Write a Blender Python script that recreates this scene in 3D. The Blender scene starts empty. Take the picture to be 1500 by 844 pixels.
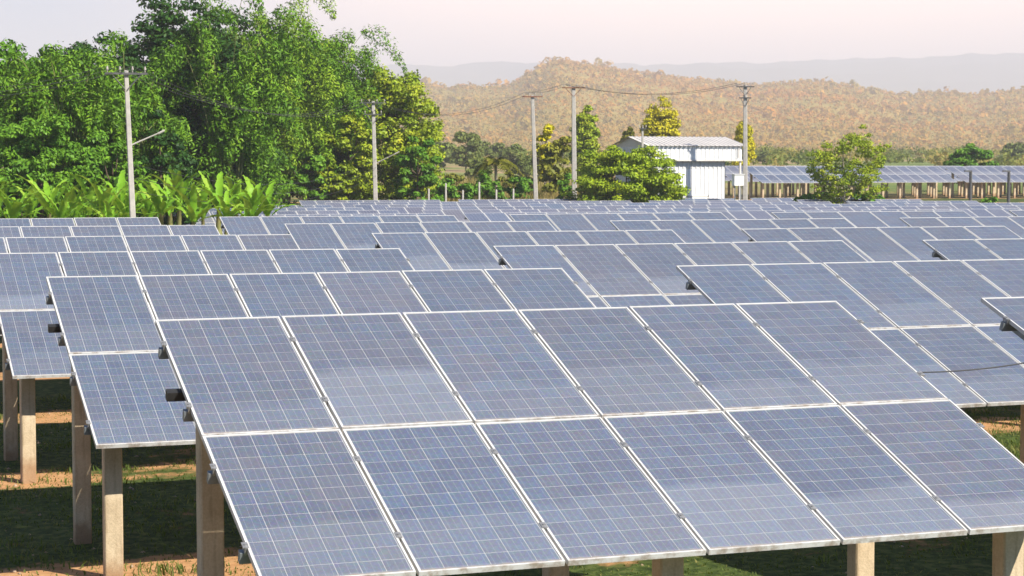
import bpy, bmesh, math, random
import numpy as np
from mathutils import Vector, Matrix
R = math.radians
rng = np.random.default_rng(7)
random.seed(7)
scn = bpy.context.scene
col = scn.collection

# ------------------------------------------------------------------ camera
CAM = np.array([-2.651, -15.456, 3.967])
YAW, PIT, FPX = 0.34944, 0.0608, 2881.0
cam_d = bpy.data.cameras.new('camera')
cam = bpy.data.objects.new('camera', cam_d)
col.objects.link(cam)
cam.location = CAM
cam.rotation_euler = (math.pi / 2 - PIT, 0, -YAW)
cam_d.sensor_width = 36
cam_d.lens = 36 * FPX / 1500
cam_d.clip_start = .1
cam_d.clip_end = 40000
cam_d.dof.use_dof = True
cam_d.dof.focus_distance = 22
cam_d.dof.aperture_fstop = 8
scn.camera = cam

# ------------------------------------------------------------------ sky and sun
SUN_AZ, SUN_EL = 30.0, 40.0          # azimuth to the right of straight behind the camera's rows
w = bpy.data.worlds.new('World')
scn.world = w
w.use_nodes = True
nt = w.node_tree
for n in list(nt.nodes): nt.nodes.remove(n)
wo = nt.nodes.new('ShaderNodeOutputWorld')
bg = nt.nodes.new('ShaderNodeBackground')
sky = nt.nodes.new('ShaderNodeTexSky')
sky.sky_type = 'NISHITA'
sky.sun_disc = False
sky.sun_elevation = R(SUN_EL)
sky.sun_rotation = R(180 - SUN_AZ)
sky.air_density = 1.0
sky.dust_density = .3
sky.ozone_density = 1.0
bg.inputs['Strength'].default_value = .055
# broad warm glow of the hazy sky over the hill
wtc = nt.nodes.new('ShaderNodeTexCoord'); dot = nt.nodes.new('ShaderNodeVectorMath'); dot.operation = 'DOT_PRODUCT'
ga = YAW + .13
dot.inputs[1].default_value = (math.sin(ga) * .99, math.cos(ga) * .99, .12)
nt.links.new(wtc.outputs['Generated'], dot.inputs[0])
mr = nt.nodes.new('ShaderNodeMapRange'); mr.interpolation_type = 'SMOOTHSTEP'
mr.inputs[1].default_value = .93; mr.inputs[2].default_value = 1.0; mr.inputs[3].default_value = 0; mr.inputs[4].default_value = .85
nt.links.new(dot.outputs['Value'], mr.inputs[0])
gm_ = nt.nodes.new('ShaderNodeMix'); gm_.data_type = 'RGBA'
nt.links.new(mr.outputs[0], gm_.inputs[0]); tn = nt.nodes.new('ShaderNodeMix'); tn.data_type = 'RGBA'; tn.blend_type = 'MULTIPLY'; tn.inputs[0].default_value = 1
nt.links.new(sky.outputs[0], tn.inputs[6]); tn.inputs[7].default_value = (.62, .88, 1.25, 1)
nt.links.new(tn.outputs[2], gm_.inputs[6]); gm_.inputs[7].default_value = (35.0, 24.0, 17.5, 1)
nt.links.new(gm_.outputs[2], bg.inputs[0])
nt.links.new(bg.outputs[0], wo.inputs[0])
sd = bpy.data.lights.new('sun', 'SUN')
sun = bpy.data.objects.new('sun', sd)
col.objects.link(sun)
sd.energy = 5.0
sd.angle = R(.5)
sd.color = (1, .93, .80)
sdir = Vector((math.sin(R(SUN_AZ)) * math.cos(R(SUN_EL)), -math.cos(R(SUN_AZ)) * math.cos(R(SUN_EL)), math.sin(R(SUN_EL))))
sun.rotation_euler = sdir.to_track_quat('Z', 'Y').to_euler()
sun.location = (0, 0, 60)
scn.view_settings.view_transform = 'Standard'
scn.view_settings.look = 'None'
scn.view_settings.exposure = 0.80
scn.view_settings.gamma = 1
scn.cycles.max_bounces = 5
scn.cycles.diffuse_bounces = 2
scn.cycles.glossy_bounces = 2
scn.cycles.transmission_bounces = 3
scn.cycles.transparent_max_bounces = 6
scn.cycles.volume_bounces = 1

# ------------------------------------------------------------------ helpers
_c, _s = math.cos(YAW), math.sin(YAW)
FW = np.array([_s * math.cos(PIT), _c * math.cos(PIT), -math.sin(PIT)])
RT = np.array([_c, -_s, 0])
UP = np.cross(RT, FW)

def at(px, py, d):
    """the place seen at a point of the photograph, d metres deep"""
    return CAM + d * (FW + RT * (px - 750) / FPX - UP * (py - 422) / FPX)

def hgt(y):
    """height of the terrain"""
    ys = [-400, 45, 62, 106, 130, 165, 430, 620, 9000]
    hs = [0, 0, -.86, -.80, 1.30, 1.55, 6.6, 7.6, 8]
    return float(np.interp(y, ys, hs))

def gnd(px, d):
    p = at(px, 247, d)
    return Vector((p[0], p[1], hgt(p[1])))

def tag(o, label=None, cat=None, group=None, kind=None):
    if label: o['label'] = label
    if cat: o['category'] = cat
    if group: o['group'] = group
    if kind: o['kind'] = kind
    return o

def empty(name, loc=(0, 0, 0), rz=0):
    o = bpy.data.objects.new(name, None)
    col.objects.link(o)
    o.location = loc
    o.rotation_euler = (0, 0, rz)
    o.empty_display_size = .2
    return o

def link(name, me, parent=None, loc=(0, 0, 0), rot=(0, 0, 0)):
    o = bpy.data.objects.new(name, me)
    col.objects.link(o)
    o.parent = parent
    o.location = loc
    o.rotation_euler = rot
    return o

def np_mesh(name, V, F, mats, smooth=False, colors=None, midx=None):
    """V (n,3), F (m,4) or (m,3)"""
    V = np.asarray(V, np.float32); F = np.asarray(F, np.int32)
    k = F.shape[1]
    me = bpy.data.meshes.new(name)
    me.vertices.add(len(V)); me.vertices.foreach_set('co', V.ravel())
    me.loops.add(F.size); me.loops.foreach_set('vertex_index', F.ravel())
    me.polygons.add(len(F))
    me.polygons.foreach_set('loop_start', np.arange(0, F.size, k, dtype=np.int32))
    me.polygons.foreach_set('loop_total', np.full(len(F), k, np.int32))
    for m in (mats if isinstance(mats, (list, tuple)) else [mats]): me.materials.append(m)
    if midx is not None: me.polygons.foreach_set('material_index', np.asarray(midx, np.int32))
    if smooth: me.polygons.foreach_set('use_smooth', np.ones(len(F), bool))
    me.update(calc_edges=True)
    if colors is not None:       # per vertex rgb
        a = me.color_attributes.new('tint', 'FLOAT_COLOR', 'POINT')
        a.data.foreach_set('color', np.concatenate([colors, np.ones((len(V), 1))], 1).astype(np.float32).ravel())
    return me

class MB:
    """collects boxes, tubes and sheets for one mesh"""
    def __init__(s): s.v = []; s.f = []; s.m = []
    def add(s, vs, fs, mi=0):
        o = len(s.v); s.v += [tuple(v) for v in vs]; s.f += [tuple(i + o for i in f) for f in fs]; s.m += [mi] * len(fs)
    def box(s, x0, x1, y0, y1, z0, z1, mi=0, M=None):
        vs = [Vector((x, y, z)) for z in (z0, z1) for y in (y0, y1) for x in (x0, x1)]
        if M is not None: vs = [M @ v for v in vs]
        s.add(vs, [(0, 2, 3, 1), (4, 5, 7, 6), (0, 1, 5, 4), (2, 6, 7, 3), (0, 4, 6, 2), (1, 3, 7, 5)], mi)
    def tube(s, pts, radii, n=8, mi=0, cap=True):
        pts = [Vector(p) for p in pts]; vs = []; fs = []
        for i, p in enumerate(pts):
            t = (pts[min(i + 1, len(pts) - 1)] - pts[max(i - 1, 0)]).normalized()
            a = t.orthogonal() if abs(t.z) > .99 else t.cross(Vector((0, 0, 1)))
            a.normalize(); b = t.cross(a)
            r = radii[i] if hasattr(radii, '__len__') else radii
            vs += [p + (a * math.cos(2 * math.pi * k / n) + b * math.sin(2 * math.pi * k / n)) * r for k in range(n)]
        for i in range(len(pts) - 1):
            for k in range(n):
                fs.append((i * n + k, i * n + (k + 1) % n, (i + 1) * n + (k + 1) % n, (i + 1) * n + k))
        if cap:
            fs.append(tuple(range(n))); fs.append(tuple(reversed(range((len(pts) - 1) * n, len(pts) * n))))
        s.add(vs, fs, mi)
    def mesh(s, name, mats, smooth=False):
        me = bpy.data.meshes.new(name); me.from_pydata(s.v, [], s.f)
        for m in (mats if isinstance(mats, (list, tuple)) else [mats]): me.materials.append(m)
        me.polygons.foreach_set('material_index', s.m)
        if smooth: me.polygons.foreach_set('use_smooth', [True] * len(s.f))
        me.update(); return me
    def build(s, name, mats, parent=None, loc=(0, 0, 0), rot=(0, 0, 0), smooth=False):
        return link(name, s.mesh(name, mats, smooth), parent, loc, rot)

# ------------------------------------------------------------------ materials
class NT:
    def __init__(s, name):
        s.m = bpy.data.materials.new(name); s.m.use_nodes = True; s.t = s.m.node_tree
        for n in list(s.t.nodes): s.t.nodes.remove(n)
        s.out = s.n('ShaderNodeOutputMaterial')
    def n(s, kind, **kw):
        x = s.t.nodes.new(kind)
        for k, v in kw.items(): setattr(x, k, v)
        return x
    def l(s, a, b): s.t.links.new(a, b)
    def val(s, node, key, v):
        if hasattr(v, 'node'): s.l(v, node.inputs[key])
        else: node.inputs[key].default_value = v
    def math(s, op, a, b=0, c=None, clamp=False):
        x = s.n('ShaderNodeMath', operation=op, use_clamp=clamp)
        s.val(x, 0, a); s.val(x, 1, b)
        if c is not None: s.val(x, 2, c)
        return x.outputs[0]
    def mix(s, f, a, b, blend='MIX'):
        x = s.n('ShaderNodeMix', data_type='RGBA', blend_type=blend)
        s.val(x, 0, f)
        for k, v in ((6, a), (7, b)):
            if hasattr(v, 'node'): s.l(v, x.inputs[k])
            else: x.inputs[k].default_value = (*v[:3], 1)
        return x.outputs[2]
    def noise(s, vec, scale, detail=4, rough=.55, dim='3D', wv=None):
        x = s.n('ShaderNodeTexNoise', noise_dimensions=dim)
        if vec is not None: s.l(vec, x.inputs['Vector'])
        x.inputs['Scale'].default_value = scale; x.inputs['Detail'].default_value = detail; x.inputs['Roughness'].default_value = rough
        if wv is not None: s.l(wv, x.inputs['W'])
        return x.outputs[0]
    def ramp(s, f, stops):
        x = s.n('ShaderNodeValToRGB'); s.l(f, x.inputs[0])
        e = x.color_ramp.elements
        while len(e) < len(stops): e.new(.5)
        for q, (p, c) in zip(e, stops): q.position = p; q.color = (*c, 1) if len(c) == 3 else c
        return x.outputs[0]
    def smooth(s, v, a, b):
        x = s.n('ShaderNodeMapRange', interpolation_type='SMOOTHSTEP'); s.val(x, 0, v)
        s.val(x, 1, a); s.val(x, 2, b)
        return x.outputs[0]
    def bsdf(s, colour, rough=.6, metal=0, spec=.5, **kw):
        b = s.n('ShaderNodeBsdfPrincipled')
        if hasattr(colour, 'node'): s.l(colour, b.inputs['Base Color'])
        else: b.inputs['Base Color'].default_value = (*colour, 1)
        s.val(b, 'Roughness', rough); s.val(b, 'Metallic', metal); s.val(b, 'Specular IOR Level', spec)
        for k, v in kw.items(): s.val(b, k, v)
        return b
    def bump(s, h, strength=.3, dist=.02):
        b = s.n('ShaderNodeBump'); b.inputs['Strength'].default_value = strength; b.inputs['Distance'].default_value = dist
        s.l(h, b.inputs['Height']); return b.outputs[0]
    def done(s, shader): s.l(shader if not hasattr(shader, 'outputs') else shader.outputs[0], s.out.inputs['Surface']); return s.m

M = {}
def plain(name, c, c2=None, scale=6, rough=.7, metal=0, bump=.0, spec=.4, obj=True):
    t = NT(name); tc = t.n('ShaderNodeTexCoord')
    f = t.noise(tc.outputs['Object'], scale, 5)
    colr = t.ramp(f, [(.3, c), (.7, c2 or tuple(min(1, x * 1.25) for x in c))])
    b = t.bsdf(colr, rough, metal, spec)
    if bump: t.l(t.bump(f, bump), b.inputs['Normal'])
    M[name] = t.done(b); return M[name]

# solar cells: blue polycrystalline silicon, every cell a shade of its own, thin bus bars
t = NT('silicon_cell'); geo = t.n('ShaderNodeNewGeometry'); oi = t.n('ShaderNodeObjectInfo'); tc = t.n('ShaderNodeTexCoord')
rnd = t.math('FRACT', t.math('ADD', geo.outputs['Random Per Island'], t.math('MULTIPLY', oi.outputs['Random'], 7.31)))
base = t.ramp(rnd, [(0, (.070, .092, .158)), (.35, (.082, .108, .177)), (.7, (.081, .120, .200)), (1, (.097, .115, .170))])
base = t.mix(1.0, base, oi.outputs['Color'], 'MULTIPLY')
cry = t.n('ShaderNodeTexVoronoi'); t.l(tc.outputs['Object'], cry.inputs['Vector']); cry.inputs['Scale'].default_value = 55
base = t.mix(.22, base, cry.outputs['Color'], 'OVERLAY')
big = t.noise(tc.outputs['Object'], 1.6, 3, wv=oi.outputs['Random'], dim='4D')
base = t.mix(t.math('MULTIPLY', t.smooth(big, .45, .7), .45), base, (.125, .12, .165))
uv = t.n('ShaderNodeUVMap'); sx = t.n('ShaderNodeSeparateXYZ'); t.l(uv.outputs[0], sx.inputs[0])
bus = t.math('ABSOLUTE', t.math('SUBTRACT', t.math('FRACT', t.math('MULTIPLY', sx.outputs[0], 3)), .5))
bus = t.math('LESS_THAN', bus, .022)
base = t.mix(t.math('MULTIPLY', bus, .45), base, (.45, .47, .52))
M['cell'] = t.done(t.bsdf(base, .35, 0, .3))

# glass pane: clear glass with a film of dust, thicker on the lower part of the pane
t = NT('dusty_glass'); tc = t.n('ShaderNodeTexCoord'); oi = t.n('ShaderNodeObjectInfo')
sx = t.n('ShaderNodeSeparateXYZ'); t.l(tc.outputs['Object'], sx.inputs[0])
wav = t.noise(tc.outputs['Object'], 1.1, 5, .6, '4D', t.math('MULTIPLY', oi.outputs['Random'], 40))
edge = t.math('ADD', sx.outputs[1], t.math('MULTIPLY', t.math('SUBTRACT', wav, .5), .62))
edge = t.math('ADD', edge, t.math('MULTIPLY', t.math('SUBTRACT', t.math('FRACT', t.math('MULTIPLY', oi.outputs['Random'], 17.3)), .5), .5))
low = t.math('MULTIPLY', t.math('SUBTRACT', 1, t.smooth(edge, -.38, -.22)), t.math('ADD', .25, t.math('MULTIPLY', t.math('FRACT', t.math('MULTIPLY', oi.outputs['Random'], 5.7)), .9)))
mp = t.n('ShaderNodeMapping'); t.l(tc.outputs['Object'], mp.inputs[0]); mp.inputs['Scale'].default_value = (9, 1.2, 1)
stk = t.noise(mp.outputs[0], 1.5, 5, .6)
fine = t.noise(tc.outputs['Object'], 14, 5, .65)
foot = t.math('SUBTRACT', 1, t.smooth(t.math('ADD', sx.outputs[1], t.math('MULTIPLY', t.math('SUBTRACT', fine, .5), .05)), -.965, -.925))
dust = t.math('ADD', .085, t.math('MULTIPLY', low, t.math('ADD', .07, t.math('MULTIPLY', fine, .08))))
dust = t.math('ADD', dust, t.math('MULTIPLY', t.math('SUBTRACT', stk, .5), .07))
spot = t.n('ShaderNodeTexVoronoi'); t.l(tc.outputs['Object'], spot.inputs['Vector']); spot.inputs['Scale'].default_value = 2.3
drop = t.math('LESS_THAN', spot.outputs['Distance'], t.math('MULTIPLY', .022, fine))
dust = t.math('ADD', dust, t.math('MULTIPLY', foot, .45), clamp=True)
dust = t.math('ADD', dust, t.math('MULTIPLY', drop, .5), clamp=True)
dc = t.mix(foot, (.52, .56, .63), (.40, .33, .26))
df = t.n('ShaderNodeBsdfDiffuse'); t.l(dc, df.inputs[0])
tr = t.n('ShaderNodeBsdfTransparent'); gl = t.n('ShaderNodeBsdfGlossy'); gl.inputs['Roughness'].default_value = .10
fr = t.n('ShaderNodeFresnel'); fr.inputs[0].default_value = 1.5
m1 = t.n('ShaderNodeMixShader'); t.l(fr.outputs[0], m1.inputs[0]); t.l(tr.outputs[0], m1.inputs[1]); t.l(gl.outputs[0], m1.inputs[2])
m2 = t.n('ShaderNodeMixShader'); t.l(dust, m2.inputs[0]); t.l(m1.outputs[0], m2.inputs[1]); t.l(df.outputs[0], m2.inputs[2])
M['glass'] = t.done(m2.outputs[0])

# anodised frame, weathered, dirt on the faces
t = NT('aluminium_frame'); tc = t.n('ShaderNodeTexCoord'); oi = t.n('ShaderNodeObjectInfo')
f1 = t.noise(tc.outputs['Object'], 9, 6, .7, '4D', t.math('MULTIPLY', oi.outputs['Random'], 30))
sx = t.n('ShaderNodeSeparateXYZ'); t.l(tc.outputs['Object'], sx.inputs[0])
foot = t.math('SUBTRACT', 1, t.smooth(sx.outputs[1], -.975, -.955))
d = t.math('MULTIPLY', t.smooth(f1, .42, .66), t.math('ADD', .16, t.math('MULTIPLY', foot, .6)))
cc = t.mix(d, (.60, .60, .59), (.22, .15, .09))
M['frame'] = t.done(t.bsdf(cc, .45, 0.0, .5))
plain('backsheet', (.54, .54, .56), (.62, .62, .63), 4, .5)
plain('galvanised', (.17, .19, .21), (.27, .30, .32), 14, .5, .3)
plain('black_tray', (.012, .012, .014), (.03, .03, .03), 8, .55)
plain('clamp_metal', (.20, .20, .20), (.42, .42, .42), 30, .4, .5)

# concrete posts: sandy cast concrete with stains
t = NT('cast_concrete'); tc = t.n('ShaderNodeTexCoord'); oi = t.n('ShaderNodeObjectInfo')
f1 = t.noise(tc.outputs['Object'], 3.5, 6, .65, '4D', t.math('MULTIPLY', oi.outputs['Random'], 20))
f2 = t.noise(tc.outputs['Object'], 60, 3, .6)
mp = t.n('ShaderNodeMapping'); t.l(tc.outputs['Object'], mp.inputs[0]); mp.inputs['Scale'].default_value = (12, 12, 1)
f3 = t.noise(mp.outputs[0], 1.4, 4, .6)
cc = t.ramp(f1, [(.25, (.40, .31, .20)), (.55, (.55, .44, .30)), (.8, (.64, .54, .40))])
cc = t.mix(t.math('MULTIPLY', t.smooth(f3, .5, .75), .55), cc, (.24, .17, .10))
sz = t.n('ShaderNodeSeparateXYZ'); t.l(tc.outputs['Object'], sz.inputs[0])
mud = t.math('SUBTRACT', 1, t.smooth(t.math('ADD', sz.outputs[2], t.math('MULTIPLY', t.math('SUBTRACT', f1, .5), .5)), .05, .38))
cc = t.mix(t.math('MULTIPLY', mud, .7), cc, (.27, .135, .06))
cc = t.mix(.18, cc, t.ramp(f2, [(.3, (.2, .2, .2)), (.7, (.8, .8, .8))]), 'OVERLAY')
b = t.bsdf(cc, .85, 0, .25); t.l(t.bump(f2, .35, .01), b.inputs['Normal'])
M['concrete'] = t.done(b)
plain('pole_concrete', (.38, .36, .33), (.50, .47, .43), 5, .8, bump=.2)
plain('rusty_steel', (.16, .07, .04), (.30, .13, .07), 9, .7)
plain('dark_steel', (.06, .06, .06), (.12, .12, .12), 9, .5)
plain('porcelain', (.34, .30, .27), (.48, .44, .40), 6, .3)
plain('wire_black', (.02, .02, .022), (.04, .04, .04), 3, .5)
plain('white_sheet', (.74, .75, .76), (.82, .82, .82), 1.2, .5)
plain('skylight_sheet', (.58, .59, .60), (.66, .67, .68), 1.5, .35)
plain('roof_sheet', (.58, .55, .52), (.70, .66, .62), 1.0, .5)
plain('grey_wall', (.34, .32, .30), (.44, .41, .38), 1.5, .85)
plain('white_paint', (.76, .76, .74), (.84, .84, .82), 2, .45)
plain('bark_brown', (.10, .07, .045), (.22, .16, .11), 7, .9, bump=.4)
plain('bark_pale', (.30, .26, .19), (.44, .38, .28), 7, .9, bump=.3)
plain('culm_green', (.16, .20, .05), (.34, .34, .12), 5, .55)
plain('banana_stem', (.17, .20, .06), (.34, .30, .13), 6, .6)

def leaf_mat(name, dark, mid, light, trans=.10, rough=.5, attr=False):
    t = NT(name); geo = t.n('ShaderNodeNewGeometry'); tc = t.n('ShaderNodeTexCoord')
    if attr:
        a = t.n('ShaderNodeAttribute', attribute_name='tint')
        c = t.mix(t.math('MULTIPLY', geo.outputs['Random Per Island'], .15), a.outputs[0], light)
    else:
        f = t.noise(tc.outputs['Object'], .7, 4)
        oi = t.n('ShaderNodeObjectInfo'); ri = t.math('FRACT', t.math('ADD', geo.outputs['Random Per Island'], oi.outputs['Random']))
        r = t.math('ADD', t.math('MULTIPLY', ri, .42), t.math('MULTIPLY', t.math('SUBTRACT', f, .30), 1.25))
        c = t.ramp(r, [(.05, dark), (.5, mid), (.95, light)])
    b = t.bsdf(c, rough, 0, .18)
    tl = t.n('ShaderNodeBsdfTranslucent'); t.l(t.mix(.5, c, (.30, .36, .02)), tl.inputs[0])
    m = t.n('ShaderNodeMixShader'); m.inputs[0].default_value = trans
    t.l(b.outputs[0], m.inputs[1]); t.l(tl.outputs[0], m.inputs[2])
    M[name] = t.done(m.outputs[0]); return M[name]
leaf_mat('leaf_bamboo', (.030, .09, .008), (.12, .26, .014), (.27, .41, .03))
leaf_mat('leaf_bamboo_pale', (.07, .17, .010), (.23, .38, .018), (.42, .52, .05))
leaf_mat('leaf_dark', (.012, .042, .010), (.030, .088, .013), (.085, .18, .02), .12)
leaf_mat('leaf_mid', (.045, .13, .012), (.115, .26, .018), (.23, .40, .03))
leaf_mat('leaf_lime', (.13, .22, .01), (.31, .42, .014), (.54, .58, .03))
leaf_mat('leaf_yellow', (.12, .20, .012), (.29, .38, .018), (.52, .50, .03))
leaf_mat('leaf_gold', (.34, .33, .012), (.58, .52, .02), (.74, .62, .03))
leaf_mat('leaf_olive', (.10, .12, .014), (.22, .23, .025), (.38, .34, .05))
leaf_mat('leaf_banana', (.11, .28, .018), (.23, .47, .03), (.52, .58, .10), .35, .45)
leaf_mat('leaf_hedge', (.08, .12, .025), (.15, .19, .04), (.26, .27, .07))
leaf_mat('leaf_tint', (0, 0, 0), (0, 0, 0), (.34, .25, .10), .3, .7, True)
leaf_mat('grass_blade', (.04, .075, .014), (.10, .145, .028), (.36, .27, .10), .3, .6)
leaf_mat('dry_reed', (.22, .17, .06), (.42, .32, .12), (.30, .34, .07), .3, .6)

# ground: orange laterite soil, grass cover in patches, dry fields farther off
t = NT('soil_and_grass'); tc = t.n('ShaderNodeTexCoord'); g = t.n('ShaderNodeNewGeometry')
n1 = t.noise(g.outputs['Position'], .55, 6, .6); n2 = t.noise(g.outputs['Position'], 7, 6, .7); n3 = t.noise(g.outputs['Position'], .02, 4, .6)
soil = t.ramp(n2, [(.25, (.34, .17, .075)), (.55, (.50, .28, .13)), (.8, (.60, .38, .20))])
grs = t.ramp(n2, [(.3, (.020, .030, .010)), (.48, (.045, .070, .016)), (.58, (.09, .12, .03)), (.75, (.16, .12, .06))])
sx = t.n('ShaderNodeSeparateXYZ'); t.l(g.outputs['Position'], sx.inputs[0])
# the sunlit strip along every row, coloured in as bare orange soil
lit_strip = t.math('ABSOLUTE', t.math('SUBTRACT', t.math('FRACT', t.math('DIVIDE', t.math('ADD', sx.outputs[1], 64.7 - 3.75 + 3.2353), 6.4706)), .5))
lit_strip = t.math('SUBTRACT', 1, t.smooth(t.math('ADD', lit_strip, t.math('MULTIPLY', t.math('SUBTRACT', n1, .5), .25)), .06, .17))
cov = t.math('SUBTRACT', t.math('ADD', n1, t.math('MULTIPLY', t.math('SUBTRACT', n2, .5), .35)), t.math('MULTIPLY', lit_strip, .25))
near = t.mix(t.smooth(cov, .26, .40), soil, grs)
fld = t.ramp(n3, [(.35, (.13, .19, .05)), (.48, (.22, .24, .08)), (.56, (.40, .27, .15)), (.7, (.16, .20, .06))])
sx = t.n('ShaderNodeSeparateXYZ'); t.l(g.outputs['Position'], sx.inputs[0])
cc = t.mix(t.smooth(sx.outputs[1], 120, 200), near, fld)
b = t.bsdf(cc, .95, 0, .1); t.l(t.bump(n2, .5, .04), b.inputs['Normal'])
M['ground'] = t.done(b)
t = NT('dry_forest_floor'); g = t.n('ShaderNodeNewGeometry')
n1 = t.noise(g.outputs['Position'], .02, 5, .6); n2 = t.noise(g.outputs['Position'], .25, 5, .7)
cc = t.mix(t.smooth(n2, .35, .65), t.ramp(n1, [(.35, (.52, .31, .06)), (.6, (.38, .28, .055))]), (.28, .23, .055))
M['hill'] = t.done(t.bsdf(cc, .95, 0, .1))
t = NT('far_forest'); g = t.n('ShaderNodeNewGeometry'); n1 = t.noise(g.outputs['Position'], .006, 8, .7)
M['mountain'] = t.done(t.bsdf(t.ramp(n1, [(.3, (.03, .05, .02)), (.7, (.10, .11, .05))]), .95, 0, .1))

# ------------------------------------------------------------------ ground
xs = np.unique(np.concatenate([np.arange(-60, 121, 1.5), np.linspace(-10000, -60, 44), np.linspace(120, 13000, 50)]))
ys = np.unique(np.concatenate([np.arange(-40, 181, 1.5), np.linspace(-250, -40, 8), np.linspace(180, 700, 40), np.linspace(700, 14000, 30)]))
XX, YY = np.meshgrid(xs, ys)
H = np.interp(YY, [-400, 45, 62, 106, 130, 165, 430, 620, 19000], [0, 0, -.86, -.80, 1.30, 1.55, 6.6, 7.6, 8])
H = H + .035 * np.sin(XX * .9 + YY * .4) * np.sin(YY * .7 - XX * .23) * ((YY > -30) & (YY < 60))
nx, ny = len(xs), len(ys)
idx = np.arange(nx * ny).reshape(ny, nx)
F = np.stack([idx[:-1, :-1], idx[:-1, 1:], idx[1:, 1:], idx[1:, :-1]], -1).reshape(-1, 4)
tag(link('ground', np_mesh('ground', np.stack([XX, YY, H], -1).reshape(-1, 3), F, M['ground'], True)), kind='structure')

# ------------------------------------------------------------------ hill and far mountains
def ridge_obj(name, pxs, prof, d0, d1, base0, mat, rough, nseg=18, jag=.0, seed=1):
    r = np.random.default_rng(seed)
    ph = r.uniform(0, 6.28, 12)
    V = []; n = len(pxs)
    ts = np.concatenate([np.linspace(0, 1, nseg), [1.12, 1.3, 1.6]])
    for tt in ts:
        d = d0 + (d1 - d0) * tt
        for px in pxs:
            y = np.interp(px, [q[0] for q in prof], [q[1] for q in prof]) + jag * (math.sin(px * .11 + ph[6]) + .8 * math.sin(px * .23 + ph[7]) + .7 * math.sin(px * .41 + ph[8]))
            top = CAM[2] + (247 - y) * d1 / FPX
            if tt <= 1: k = tt * tt * (3 - 2 * tt) * .55 + .45 * tt
            else: k = 1 - ((tt - 1) / .6) ** 1.3 * .9
            p = at(px, 247, d)
            z = base0 + (top - base0) * k
            wob = sum(math.sin(p[0] * f * .9 + p[1] * f * .5 + ph[i]) / (i + 1.5) for i, f in enumerate((.003, .0055, .0095, .0155, .025))) * rough * max(0, min(1, k * 1.6)) * (0 if tt == 0 else 1)
            V.append((p[0], p[1], z + wob * (.25 if tt >= .98 else 1)))
    idx = np.arange(len(V)).reshape(len(ts), n)
    F = np.stack([idx[:-1, :-1], idx[:-1, 1:], idx[1:, 1:], idx[1:, :-1]], -1).reshape(-1, 4)
    me = np_mesh(name, V, F, mat, True)
    tag(link(name, me), kind='structure')
    return np.array(V).reshape(len(ts), n, 3)

HP = [(-900, 150), (200, 140), (560, 134), (610, 124), (660, 128), (700, 127), (745, 125), (775, 108), (800, 92), (815, 86), (850, 93), (885, 98), (920, 106), (960, 112), (1000, 117), (1040, 121), (1090, 128), (1140, 127), (1180, 124), (1240, 131), (1280, 139), (1320, 148), (1360, 145), (1400, 145), (1425, 151), (1460, 145), (1500, 142), (1700, 138), (2400, 140)]
hillV = ridge_obj('hill', np.arange(-700, 2301, 10), HP, 1000, 2400, 7.6, M['hill'], 8.0, seed=4)
MP_ = [(-1500, 120), (0, 108), (540, 100), (700, 102), (790, 104), (900, 101), (960, 96), (1050, 93), (1130, 91), (1250, 86), (1350, 83), (1420, 80), (1500, 80), (1800, 84), (3000, 110)]
ridge_obj('mountains', np.arange(-1400, 2900, 12), MP_, 5600, 9300, 8, M['mountain'], 36, nseg=14, jag=.7, seed=9)

# dry woodland that covers the hill: one mass of crowns
def crown_quads(c, rad, nl, size, r, flat=1.0):
    """leaf quads spread over blobs; c (n,3), rad (n,)"""
    n = len(c)
    d = r.normal(size=(n, nl, 3)); d /= np.linalg.norm(d, axis=2, keepdims=True)
    d[..., 2] = np.abs(d[..., 2]) * .9 + d[..., 2] * .1
    P = c[:, None] + d * rad[:, None, None] * np.array([1, 1, flat]) * r.uniform(.6, 1.08, (n, nl, 1))
    return P.reshape(-1, 3), d.reshape(-1, 3)

def leaf_quads(P, N, L, W, r, droop=.3, jit=.7):
    """rhombic leaves at P lying roughly square to N"""
    n = len(P)
    N = N + r.normal(size=(n, 3)) * jit; N /= np.linalg.norm(N, axis=1, keepdims=True) + 1e-9
    A = np.cross(N, r.normal(size=(n, 3))); A[:, 2] -= droop
    A -= N * (A * N).sum(1, keepdims=True); A /= np.linalg.norm(A, axis=1, keepdims=True) + 1e-9
    B = np.cross(N, A)
    L = np.broadcast_to(L, n)[:, None] * r.uniform(.7, 1.3, (n, 1)); W = np.broadcast_to(W, n)[:, None] * r.uniform(.7, 1.3, (n, 1))
    V = np.stack([P - A * L * .5, P + B * W * .5 - A * L * .05 + N * W * .12, P + A * L * .5 , P - B * W * .5 - A * L * .05 + N * W * .12], 1).reshape(-1, 3)
    return V, np.arange(4 * n).reshape(-1, 4)

rr = np.random.default_rng(31)
npt = 48000
ti = rr.uniform(0, 1.03, npt) ** 1.15 * (18 - 1); pi_ = rr.uniform(40, 265, npt)
i0 = np.minimum(ti.astype(int), 17); j0 = pi_.astype(int); a = (ti - i0)[:, None]; b_ = (pi_ - j0)[:, None]
cen = (hillV[i0, j0] * (1 - a) + hillV[i0 + 1, j0] * a) * (1 - b_) + (hillV[i0, j0 + 1] * (1 - a) + hillV[i0 + 1, j0 + 1] * a) * b_
rad = np.exp(rr.normal(.56, .36, npt)) * (.55 + .5 * ti / 17) * (1 + .8 * (rr.random(npt) < .04))
cen[:, 2] += rad * .6
P, N = crown_quads(cen, rad, 8, 1, rr, 1.2)
V, Fq = leaf_quads(P, N + np.array([0, 0, .35]), np.repeat(rad * 1.05, 8), np.repeat(rad * .85, 8), rr, .3, .38)
nv = 32
pal = np.array([(.50, .22, .06), (.55, .29, .07), (.38, .21, .05), (.26, .21, .04), (.48, .32, .08), (.44, .17, .05), (.13, .15, .03)])
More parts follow.
